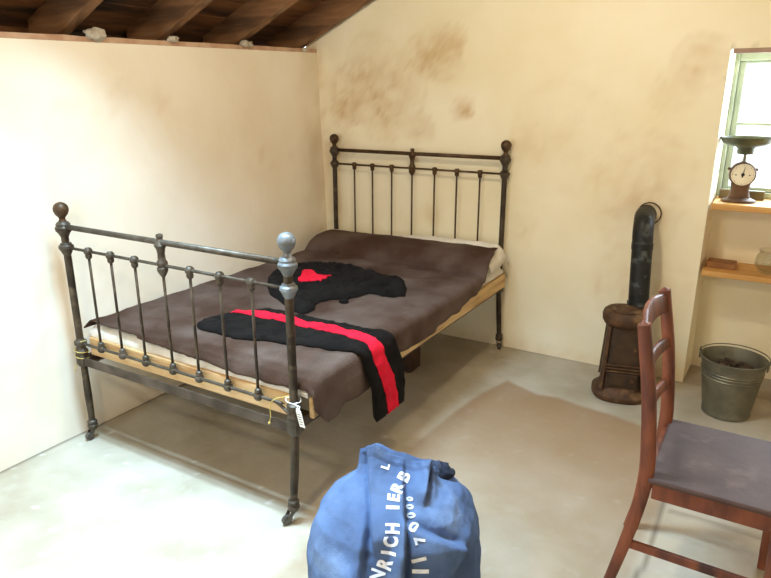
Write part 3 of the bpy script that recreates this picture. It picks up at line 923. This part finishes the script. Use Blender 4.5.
lathe(bm, [(0, 0), (.007, 0), (.009, .008), (0, .012)], n=12, M=SM @ Matrix.Translation((.045, -.105, .29)) @ Matrix.Rotation(PI/2, 4, 'X'))
obj('door_knob', bm, M['rust'], stv, smooth=40)
# rounded lid
bm = NB()
sq(bm, [(.392, .092, .094), (.402, .112, .112), (.418, .121, .121), (.440, .123, .122), (.458, .117, .117), (.470, .102, .102)], 44, p=2.4, rot=ROT)
obj('top_plate', bm, M['rust'], stv, smooth=50)
bm = NB()
lathe(bm, [(0, .470), (.070, .470), (.074, .474), (.066, .479), (.05, .480), (.046, .476), (.03, .476), (.026, .482), (0, .483)], (SX-.005, SY-.02, 0), n=32)
obj('hot_plate_lid', bm, M['rust'], stv, smooth=40)
# pipe
PP = smooth_path([(2.030, 1.835, .462), (2.022, 1.842, .6), (2.014, 1.852, .76), (2.008, 1.860, .84), (2.004, 1.880, .888), (1.998, 1.92, .908), (1.990, 1.98, .915), (1.986, 2.055, .915)], 6)
bm = NB(); tube(bm, PP, .051, 28)
pipe = obj('stove_pipe', bm, M['pipe'], stv, smooth=40)
bm = NB()
tube(bm, [(2.0135, 1.8525, .765), (2.012, 1.8545, .797)], .0535, 28); 
k = obj('pipe_collar', bm, M['pipe'], pipe, smooth=40, world=False); k.location = -V(stv.location)
bm = NB()
tube(bm, [(2.0305, 1.835, .47), (2.0285, 1.836, .492)], .057, 28)
k = obj('pipe_collar', bm, M['pipe'], pipe, smooth=40, world=False); k.location = -V(stv.location)
bm = NB()
tube(bm, [(2.003+.058*math.cos(a), 2.028, .922+.058*math.sin(a)) for a in [2*PI*k/40 for k in range(40)]], .0035, 8, closed=True)
k = obj('wire_ring', bm, M['brown_iron'], pipe, smooth=True, world=False); k.location = -V(stv.location)

# ------------------------------------------------------------ BUCKET
bk = empty('bucket', (2.505, 1.775, 0), 'dull galvanised bucket standing on the floor in front of the alcove', 'bucket')
bx, by = 2.505, 1.775
HB = .295
def rb(z): return .106+(.146-.106)*z/HB
bm = NB()
prof = [(0, .012), (rb(0)-.004, .012), (rb(0), 0.002), (rb(0)+.003, .003), (rb(.012)+.003, .014), (rb(.016), .018)]
for z in (.05, .1, .15, .195): prof.append((rb(z), z))
for z in (.205, .222, .236): prof += [(rb(z)-.0005, z-.004), (rb(z)+.003, z), (rb(z)-.0005, z+.004)]
prof += [(rb(.27), .27), (rb(HB), HB-.004), (rb(HB)+.004, HB-.002), (rb(HB)+.005, HB+.003), (rb(HB)+.001, HB+.005), (rb(HB)-.003, HB), (rb(.2)-.003, .2), (rb(.1)-.003, .1), (rb(.02)-.003, .018), (0, .018)]
lathe(bm, prof, (bx, by, 0), n=56)
obj('pail', bm, M['zinc'], bk, smooth=40)
hd = math.radians(-8)
hv = V((math.cos(hd), math.sin(hd), 0)); pv = V((-hv.y, hv.x, 0))
for s in (-1, 1):
    bm = NB()
    c = V((bx, by, HB-.006))+hv*s*(rb(HB)+.004)
    box(bm, -.004, .004, -.020, .020, -.026, .006, .002, Matrix.Translation(c) @ Matrix.Rotation(hd, 4, 'Z'))
    tube(bm, [c+hv*s*.003+pv*.012*math.cos(a)+V((0, 0, .014+.012*math.sin(a))) for a in [2*PI*k/18 for k in range(18)]], .0028, 8, closed=True)
    obj('handle_ear', bm, M['zinc'], bk, smooth=40)
bm = NB()
R = rb(HB)+.010
ps = []
for k in range(25):
    a = PI*k/24
    ps.append(V((bx, by, HB+.008))+hv*(-R*math.cos(a))+pv*(R*1.04*math.sin(a))+V((0, 0, .004*math.sin(a))))
tube(bm, ps, .003, 8)
obj('bail_handle', bm, M['zinc'], bk, smooth=True)
bm = NB()
random.seed(5)
for k in range(30):
    a = random.uniform(0, 2*PI); r = .10*math.sqrt(random.random())
    c = V((bx+r*math.cos(a), by+r*math.sin(a), .226+random.uniform(-.008, .018)))
    Mx = Matrix.Translation(c) @ Matrix.Rotation(random.uniform(0, PI), 4, 'Z') @ Matrix.Rotation(random.uniform(-.4, .4), 4, 'Y')
    w_ = random.uniform(.008, .016)
    box(bm, -.022, .022, -w_, w_, -.008, .008, .003, Mx)
lathe(bm, [(0, .196), (.126, .196), (.129, .212), (.08, .222), (0, .225)], (bx, by, 0), n=30)
tag(obj('kindling', bm, M['coal']), 'dark charred scraps of kindling lying inside the galvanised bucket', 'kindling', kind='stuff')

# ------------------------------------------------------------ SHELVES AND THINGS ON THEM
bm = NB(); box(bm, NX0+.0145, NX1-.0145, YB+.004, NYB-.007, .966, .998, .003)
tag(obj('shelf_board', bm, M['shelf']), 'pine board under the window, upper of the two in the alcove', 'shelf')
bm = NB(); box(bm, NX0+.0145, NX1-.0145, YB+.004, NYB-.007, .616, .645, .003)
tag(obj('shelf_board', bm, M['shelf']), 'pine board holding the glass bowl, lower of the two in the alcove', 'shelf')
bm = NB(); box(bm, 2.305, 2.442, 2.13, 2.235, .646, .676, .003)
tag(obj('wooden_block', bm, M['wood_small']), 'flat tan wooden block on the left end of the lower alcove shelf', 'wooden block')
bm = NB()
bc = (2.598, 2.165, .646)
lathe(bm, [(0, .0), (.045, 0), (.060, .012), (.074, .035), (.078, .058), (.072, .085), (.062, .100), (.060, .106), (.065, .114), (.066, .119), (.0625, .119), (.057, .108), (.059, .099), (.069, .084), (.0745, .058), (.070, .036), (.056, .015), (0, .006)], bc, n=48)
tag(obj('glass_bowl', bm, M['bowlglass'], smooth=True), 'round clear glass bowl on the lower shelf in the alcove', 'bowl')
bm = NB(); box(bm, 2.305, 2.515, 2.262, 2.298, .999, 1.045, .002)
tag(obj('wooden_batten', bm, M['darkwood']), 'dark wooden batten lying on the upper shelf behind the weighing scale', 'batten')

# kitchen scale
kx, ky = 2.402, 2.165
sc = empty('kitchen_scale', (kx, ky, .998), 'old brown kitchen scale with a green pan on the shelf below the window', 'scale')
RS = math.radians(8)
KM = Matrix.Translation((kx, ky, 0)) @ Matrix.Rotation(RS, 4, 'Z')
bm = NB(); lathe(bm, [(0, .999), (.078, .999), (.082, 1.003), (.079, 1.010), (.060, 1.018), (.045, 1.024), (0, 1.026)], (kx, ky, 0), n=40, sx=1.0, sy=.72)
obj('foot', bm, M['scalebody'], sc, smooth=40)
bm = NB()
sq(bm, [(1.020, .052, .030), (1.035, .047, .026), (1.06, .042, .024), (1.09, .046, .024), (1.10, .040, .022), (1.15, .04, .022)], 28, c=(kx, ky), p=3.5, rot=RS)
lathe(bm, [(0, -.026), (.052, -.026), (.060, -.022), (.062, -.012), (.062, .024), (.056, .030), (0, .030)], n=44, M=KM @ Matrix.Translation((0, 0, 1.140)) @ Matrix.Rotation(PI/2, 4, 'X') @ Matrix.Diagonal((1, 1, 1, 1)))
for s in (-1, 1):
    lathe(bm, [(0, -.008), (.007, -.006), (.009, 0), (.006, .006), (0, .008)], n=12, M=KM @ Matrix.Translation((s*.062, 0, 1.165)))
obj('housing', bm, M['scalebody'], sc, smooth=40)
bm = NB()
lathe(bm, [(0, 0), (.054, 0), (.054, .0015), (0, .0015)], n=40, M=KM @ Matrix.Translation((0, -.0305, 1.140)) @ Matrix.Rotation(PI/2, 4, 'X'))
dial = obj('dial', bm, M['dial'], sc)
bm = NB()
DM = KM @ Matrix.Translation((0, -.0330, 1.140))
for k in range(40):
    a = 2*PI*k/40; l = .006 if k % 5 == 0 else .003
    w_ = .0009 if k % 5 == 0 else .0005
    box(bm, -w_, w_, -.0004, .0004, .050-l, .050, 0, DM @ Matrix.Rotation(a, 4, 'Y'))
for s in (-1, 1):
    lathe(bm, [(0, 0), (.0035, 0), (.0035, .001), (0, .001)], n=14, M=DM @ Matrix.Translation((s*.031, .0006, -.002)) @ Matrix.Rotation(PI/2, 4, 'X'))
k = obj('dial_marks', bm, M['darkmark'], dial, world=False); k.location = -V(sc.location)
bm = NB()
lathe(bm, [(0, 0), (.008, 0), (.008, .002), (0, .003)], n=16, M=DM @ Matrix.Translation((0, 0, 0)) @ Matrix.Rotation(PI/2, 4, 'X'))
NM = DM @ Matrix.Rotation(math.radians(8), 4, 'Y')
vs = [bm.verts.new(NM @ V(p)) for p in ((-.0022, -.002, 0), (.0022, -.002, 0), (.0006, -.002, .041), (-.0006, -.002, .041))]; bm.faces.new(vs)
vs = [bm.verts.new(NM @ V(p)) for p in ((-.0022, -.002, 0), (.0022, -.002, 0), (.004, -.002, -.014), (-.004, -.002, -.014))]; bm.faces.new(vs)
obj('needle', bm, M['darkmark'], sc)
bm = NB()
lathe(bm, [(0, 1.185), (.012, 1.185), (.016, 1.200), (.008, 1.208), (.007, 1.245), (.012, 1.250), (0, 1.251)], (kx, ky, 0), n=20)
obj('plunger', bm, M['zinc'], sc, smooth=40)
bm = NB()
lathe(bm, [(0, 1.240), (.036, 1.240), (.040, 1.248), (.040, 1.268), (.050, 1.276), (.09, 1.284), (.112, 1.296), (.122, 1.318), (.126, 1.320), (.126, 1.324), (.119, 1.323), (.106, 1.300), (.08, 1.291), (0, 1.286)], (kx, ky, 0), n=48)
obj('weighing_pan', bm, M['greenpaint'], sc, smooth=40)

# ------------------------------------------------------------ CHAIR
ch = empty('wooden_chair', (2.5, .41, 0), 'red brown wooden chair with a ladder back and a flat scuffed seat', 'chair')
YN, YFr = .222, .602
def post_pts(y):
    return smooth_path([(2.262, y, .003), (2.30, y, .18), (2.328, y, .33), (2.340, y, .45), (2.335, y, .56), (2.318, y, .72), (2.292, y, .87), (2.283, y, .922)], 5)
for y in (YN, YFr):
    P = post_pts(y)
    bm = NB()
    wds = [.034]*len(P); hts = [interp(p.z, [(0, .030), (.3, .038), (.45, .042), (.9, .034)]) for p in P]
    wds[-1] = .020; hts[-1] = .022
    P[-1].z -= .004
    sweep(bm, P+[P[-1]+V((-.001, 0, .008))], wds+[.008], hts+[.010])
    obj('back_post', bm, M['mahog'], ch, smooth=50)
def post_x(z): return interp(z, [(0, 2.262), (.18, 2.30), (.33, 2.328), (.45, 2.340), (.56, 2.335), (.72, 2.318), (.87, 2.292), (.92, 2.283)])
def slat(name, z, h, arch, bow=.018, t=.016):
    bm = NB(); n = 20; rows = []
    for k in range(n+1):
        u = k/n; y = lerp(YN+.010, YFr-.010, u); s = math.sin(PI*u)
        for_x = bow*s
        zt = z+h/2+arch*s; zb = z-h/2+arch*.55*s
        r = []
        for dx, zz in ((-t/2, zb+.003), (-t/2+.003, zb), (t/2-.003, zb), (t/2, zb+.003), (t/2, zt-.005), (t/2-.004, zt), (-t/2+.004, zt), (-t/2, zt-.005)):
            r.append(bm.verts.new((post_x(zz)-for_x+dx, y, zz)))
        rows.append(r)
    for a, b in zip(rows[:-1], rows[1:]):
        for k in range(8): bm.faces.new((a[k], a[(k+1) % 8], b[(k+1) % 8], b[k]))
    bm.faces.new(rows[0]); bm.faces.new(rows[-1][::-1])
    return obj(name, bm, M['mahog'], ch, smooth=50)
slat('crest_rail', .878, .060, .020)
slat('back_slat', .745, .036, .010)
slat('back_slat', .605, .036, .010)
bm = NB(); box(bm, 2.350, 2.735, .198, .628, .440, .456, .006, seg=2)
obj('seat', bm, M['mahog_top'], ch)
bm = NB(); box(bm, 2.362, 2.715, .207, .226, .388, .4395, .002); obj('seat_rail', bm, M['mahog'], ch)
bm = NB(); box(bm, 2.362, 2.715, .598, .617, .388, .4395, .002); obj('seat_rail', bm, M['mahog'], ch)
bm = NB(); box(bm, 2.700, 2.719, .227, .597, .388, .4395, .002); obj('seat_rail', bm, M['mahog'], ch)
bm = NB(); box(bm, 2.335, 2.353, .238, .586, .388, .4395, .002); obj('seat_rail', bm, M['mahog'], ch)
for y in (YN+.006, YFr-.004):
    bm = NB(); sweep(bm, [(2.695, y, .003), (2.692, y, .2), (2.688, y, .439)], [.026, .030, .034], [.026, .030, .034])
    obj('front_leg', bm, M['mahog'], ch, smooth=50)
    bm = NB(); sweep(bm, [(2.302, y, .20), (2.69, y, .195)], .014, .028, up=(0, 1, 0)); obj('stretcher', bm, M['mahog'], ch)

# ------------------------------------------------------------ KIT BAG
kb = empty('kitbag', (1.72, -.25, 0), 'faded blue canvas kitbag with white stencilled lettering standing on the floor', 'kitbag')
BCX, BCY = 1.742, -.22
VA = math.atan2(-1.6-BCY, 2.52-BCX)           # azimuth facing the doorway side of the room
FR = V((math.cos(VA), math.sin(VA), 0)); RT = V((-FR.y, FR.x, 0))     # RT = to the right seen from there
PR = [  # z, radius across, radius deep, centre shift across, centre shift deep (towards FR)
    (.002, .16, .16, 0, 0), (.004, .205, .20, 0, 0), (.03, .226, .215, 0, 0), (.10, .238, .228, 0, 0), (.20, .243, .232, 0, 0), (.28, .240, .226, 0, 0),
    (.34, .236, .212, .0, -.003), (.39, .226, .192, .0, -.010), (.425, .206, .160, .002, -.02), (.450, .176, .122, .008, -.035), (.470, .150, .088, .012, -.05),
    (.490, .132, .058, .014, -.058), (.512, .122, .036, .014, -.064), (.530, .116, .024, .012, -.066), (.540, .110, .016, .010, -.068), (.532, .104, .011, .010, -.068), (.50, .10, .010, .012, -.066), (.47, .098, .010, .012, -.06)]
def seg_d(p, a, b):
    ax, ay = a; bx_, by_ = b
    q = max(0, min(1, ((p[0]-ax)*(bx_-ax)+(p[1]-ay)*(by_-ay))/((bx_-ax)**2+(by_-ay)**2)))
    return math.hypot(p[0]-ax-q*(bx_-ax), p[1]-ay-q*(by_-ay)), q
# folds: soft ridges (a, b, height, width) and overlapping steps (a, b, height, edge, reach); t = metres to the right, h = height
FOLD = [((-.03, .50), (-.06, .05), .010, .03), ((-.09, .33), (-.15, .14), .014, .02), ((-.12, .30), (-.2, .10), -.010, .02), ((-.075, .36), (-.10, .27), .012, .012),
        ((.06, .47), (.14, .44), .016, .024), ((.12, .42), (.19, .38), .010, .03), ((.06, .55), (.085, .47), .012, .010), ((.10, .54), (.10, .47), .010, .009), ((-.12, .45), (-.05, .40), .010, .03), ((.0, .25), (.14, .12), .010, .05)]
STEP = [((.012, .02), (.022, .47), .020, .004, .05), ((-.105, .05), (-.075, .42), .014, .005, .05), ((-.16, .14), (-.095, .34), .012, .005, .04),
        ((.022, .435), (.165, .385), .022, .006, .07), ((-.085, .535), (-.055, .40), .016, .005, .05), ((.075, .46), (.105, .55), .018, .004, .03)]
def step_d(p, A, B):
    dx, dy = B[0]-A[0], B[1]-A[1]; L_ = math.hypot(dx, dy)
    q = ((p[0]-A[0])*dx+(p[1]-A[1])*dy)/(L_*L_)
    sd = ((p[0]-A[0])*dy-(p[1]-A[1])*dx)/L_      # positive to the right of the line A to B
    return sd, q
bm = NB()
NA = 340
rows = []
PRs = []
for i in range(len(PR)-1):
    m = 11 if i > 1 and i < 14 else 3
    for k in range(m):
        PRs.append([lerp(PR[i][q], PR[i+1][q], k/m) for q in range(5)]+[i])
PRs.append(list(PR[-1])+[len(PR)-2])
for z, ra, rd, sa, sd, idx in PRs:
    row = []
    for k in range(NA):
        a = 2*PI*k/NA
        ca, sa_ = math.cos(a), math.sin(a)
        pw = 2.35
        m = (abs(ca)**pw+abs(sa_)**pw)**(-1/pw)
        p = V((BCX, BCY, z))+FR*(sd+rd*m*ca)+RT*(sa+ra*m*sa_)
        n = (FR*ca/ max(rd, .03)+RT*sa_/max(ra, .03)).normalized()
        up = sstep(.30, .50, z)
        n = (n+V((0, 0, 1))*up*1.2).normalized()
        t = (p-V((BCX, BCY, z))).dot(RT)
        amt = 1.0 if idx < 14 else .2
        if idx < 2: amt = .1
        dsp = .020*fbm(p.x, p.y, p.z, 4.2, 3)*amt+.005*fbm(p.x, p.y, p.z*.6, 16, 3)*amt
        if ca > -.1:
            for A, B, hh, w_ in FOLD:
                d_, q = seg_d((t, z), A, B)
                dsp += hh*math.exp(-(d_/w_)**2)*min(1, (ca+.1)*4)*(1 if idx < 13 else .1)
            for si, (A, B, hh, w_, rch) in enumerate(STEP):
                sgn = (1 if si == 3 else -1)
                wob = .006*nz(t, z, si, 9)
                sd_, q = step_d((t, z), A, B)
                sd_ = sd_*sgn+wob
                if abs(sd_) < .03 and -.1 < q < 1.1:
                    dsp -= .5*hh*math.exp(-((sd_+w_)/.007)**2)*sstep(-.1, .1, q)*sstep(1.1, .9, q)*(1 if idx < 13 else 0)
                if sd_ > -w_ and -.15 < q < 1.15:
                    dsp += 2.3*hh*sstep(-w_, w_, sd_)*math.exp(-(max(0, sd_)/rch)**2)*sstep(-.15, .08, q)*sstep(1.15, .92, q)*min(1, (ca+.1)*4)*(1 if idx < 13 else .0)
        p = p+n*dsp
        if z < .05: p.z = max(.001, p.z)
        tl = sstep(.44, .53, z if idx < 14 else .54)
        p.z += tl*(-.30*(t+.02) if t > -.06 else .012+.5*(t+.06))+tl*.012*(1 if ca > 0 else -1)*(1 if idx > 11 else .3)+.006*tl*nz(t, 0, 0, 22)
        row.append(bm.verts.new(p))
    rows.append(row)
for a, b in zip(rows[:-1], rows[1:]):
    for k in range(NA): bm.faces.new((a[k], a[(k+1) % NA], b[(k+1) % NA], b[k]))
bm.faces.new(rows[0][::-1]); bm.faces.new(rows[-1])
bag = obj('bag_body', bm, M['canvas'], kb, smooth=True)
bag.data.materials.append(M['canvas_in'])
nfaces = len(bag.data.polygons)
inner = sum(1 for r in PRs if r[5] >= 14)
cut = (len(PRs)-inner)*NA
for i, p in enumerate(bag.data.polygons):
    if i >= cut: p.material_index = 1
bpy.context.view_layer.update()
KT = BVHTree.FromObject(bag, bpy.context.evaluated_depsgraph_get())
# lettering: glyph outlines laid on the cloth
DIR = (-FR*1.0+V((0, 0, -.62))).normalized()
UPV = (V((0, 0, 1))-DIR*DIR.z).normalized()
def stencil(ch_, t, h, size, rot, wide=1.0):
    cu = bpy.data.curves.new('g', 'FONT'); cu.body = ch_; cu.size = 1.0; cu.offset = .045; cu.align_x = 'CENTER'; cu.resolution_u = 3
    o = bpy.data.objects.new('g', cu); C.objects.link(o)
    bpy.context.view_layer.update()
    me = bpy.data.meshes.new_from_object(o.evaluated_get(bpy.context.evaluated_depsgraph_get()))
    b = bmesh.new(); b.from_mesh(me)
    bpy.data.objects.remove(o); bpy.data.meshes.remove(me)
    bmesh.ops.triangulate(b, faces=b.faces)
    for _ in range(3):
        le = [e for e in b.edges if e.calc_length() > .12]
        if le: bmesh.ops.subdivide_edges(b, edges=le, cuts=1)
        bmesh.ops.triangulate(b, faces=b.faces)
    cy = .35
    for v in b.verts:
        x = v.co.x*size*wide; y = (v.co.y-cy)*size
        c, s = math.cos(rot), math.sin(rot)
        X = x*c-y*s; Y = x*s+y*c
        anchor = V((BCX, BCY, 0))+RT*(t+X)
        src = anchor+V((0, 0, 0))+UPV*(Y)+V((0, 0, h))-DIR*.9
        # start point is where the line through (t, h) on the bag's middle plane leaves towards the front
        r = KT.ray_cast(src-V(kb.location), DIR)
        if r[0]:
            v.co = r[0]+V(kb.location)-DIR*.0022
        else:
            v.co = V((BCX, BCY, h))
    bad = [v for v in b.verts if (v.co-V((BCX, BCY, h))).length < 1e-5]
    if bad: bmesh.ops.delete(b, geom=bad, context='VERTS')
    return b
R90 = PI/2
LET1 = [('E', -.085, .125, .050, R90-.2, .75), ('H', -.09, .085, .050, R90-.2, .75), ('N', -.066, .172, .050, R90-.25, .75), ('N', -.048, .212, .050, R90-.25, .75), ('R', -.030, .246, .050, R90-.25, .8), ('I', -.020, .280, .050, R90-.1, .9), ('C', -.014, .312, .049, R90, .75), ('H', -.010, .350, .048, R90, .75),
        ('I', -.010, .408, .046, R90, 1), ('E', -.008, .436, .044, R90-.1, .8), ('R', .002, .464, .044, R90-.35, .9), ('B', .020, .498, .044, R90-.5, 1), ('L', -.032, .530, .030, R90-.3, 1)]
LET2 = [('7', 0.060, .318, .036, R90+.3, 1), ('0', 0.046, .352, .036, R90+.25, .9), ('0', 0.039, .382, .031, R90+.15, .9), ('0', 0.036, .407, .027, R90, .9), ('0', 0.036, .430, .024, R90, .9), ('I', .058, .262, .050, R90+.25, 1), ('I', .062, .228, .056, R90, 1)]
for sp in LET1+LET2:
    obj('stencilled_letter', stencil(*sp), M['stencil'], kb)
# dark lining bunched out of the mouth of the bag on its right
bm = NB()
r0 = bmesh.ops.create_icosphere(bm, subdivisions=4, radius=1)['verts']
for v in r0:
    d_ = 1+.25*noise.noise(v.co*2.2)+.12*noise.noise(v.co*6)
    q = v.co*d_
    v.co = V((BCX, BCY, .463))+RT*(.128+q.x*.040)+FR*(-.070+q.y*.035)+V((0, 0, q.z*.034))
tag(obj('inner_lining', bm, M['canvas_in'], kb, smooth=True), 'dark blue lining at the mouth')

# ------------------------------------------------------------ LIGHT
def area(name, loc, tgt, sx, sy, power, col):
    l = bpy.data.lights.new(name, 'AREA'); l.shape = 'RECTANGLE'; l.size = sx; l.size_y = sy; l.energy = power; l.color = col
    o = bpy.data.objects.new(name, l); C.objects.link(o); o.location = loc
    o.rotation_euler = (V(tgt)-V(loc)).to_track_quat('-Z', 'Y').to_euler()
    return o
def bulb(name, loc, r, power, col):
    l = bpy.data.lights.new(name, 'POINT'); l.shadow_soft_size = r; l.energy = power; l.color = col
    o = bpy.data.objects.new(name, l); C.objects.link(o); o.location = loc
    return o
SKYC = (.52, .79, 1.0); DAY = (.72, .87, 1.0); WARM = (1.0, .85, .60)
zsk = roof_z((SKX0+SKX1)/2)+.12
sk = area('daylight_skylight', ((SKX0+SKX1)/2, (SKY0+SKY1)/2, zsk+.1), ((SKX0+SKX1)/2, (SKY0+SKY1)/2-.02, 0), 0.85, .34, 62, SKYC)
sk.data.spread = math.radians(105)
area('daylight_window', (2.75, 2.44, 1.36), (2.2, 0, .8), .8, .62, 22, DAY)
area('daylight_door', (.7, -2.95, 1.1), (.9, 0, .6), .8, 1.7, 9, DAY)
bulb('room_lamp', (1.55, -1.75, 2.15), .07, 40, WARM)
bulb('ridge_lamp', (1.75, .35, 2.45), .09, 37, WARM)
wd = bpy.data.worlds.new('sky'); bpy.context.scene.world = wd; wd.use_nodes = True
bg = wd.node_tree.nodes['Background']; bg.inputs[0].default_value = (.86, .94, 1, 1); bg.inputs[1].default_value = 1.5

# ------------------------------------------------------------ CAMERA
cd = bpy.data.cameras.new('camera'); cam = bpy.data.objects.new('camera', cd); C.objects.link(cam)
cam.location = (2.52507, -1.59931, 1.53395)
cam.rotation_euler = (1.275728, .00118, .535390)
cd.sensor_width = 36; cd.lens = 643.015/771*36; cd.clip_start = .05
sc_ = bpy.context.scene
sc_.camera = cam
sc_.view_settings.view_transform = 'Standard'
sc_.view_settings.look = 'None'
sc_.view_settings.gamma = 1
sc_.view_settings.use_curve_mapping = False
sc_.view_settings.exposure = 0.62
sc_.cycles.max_bounces = 10
sc_.cycles.diffuse_bounces = 6
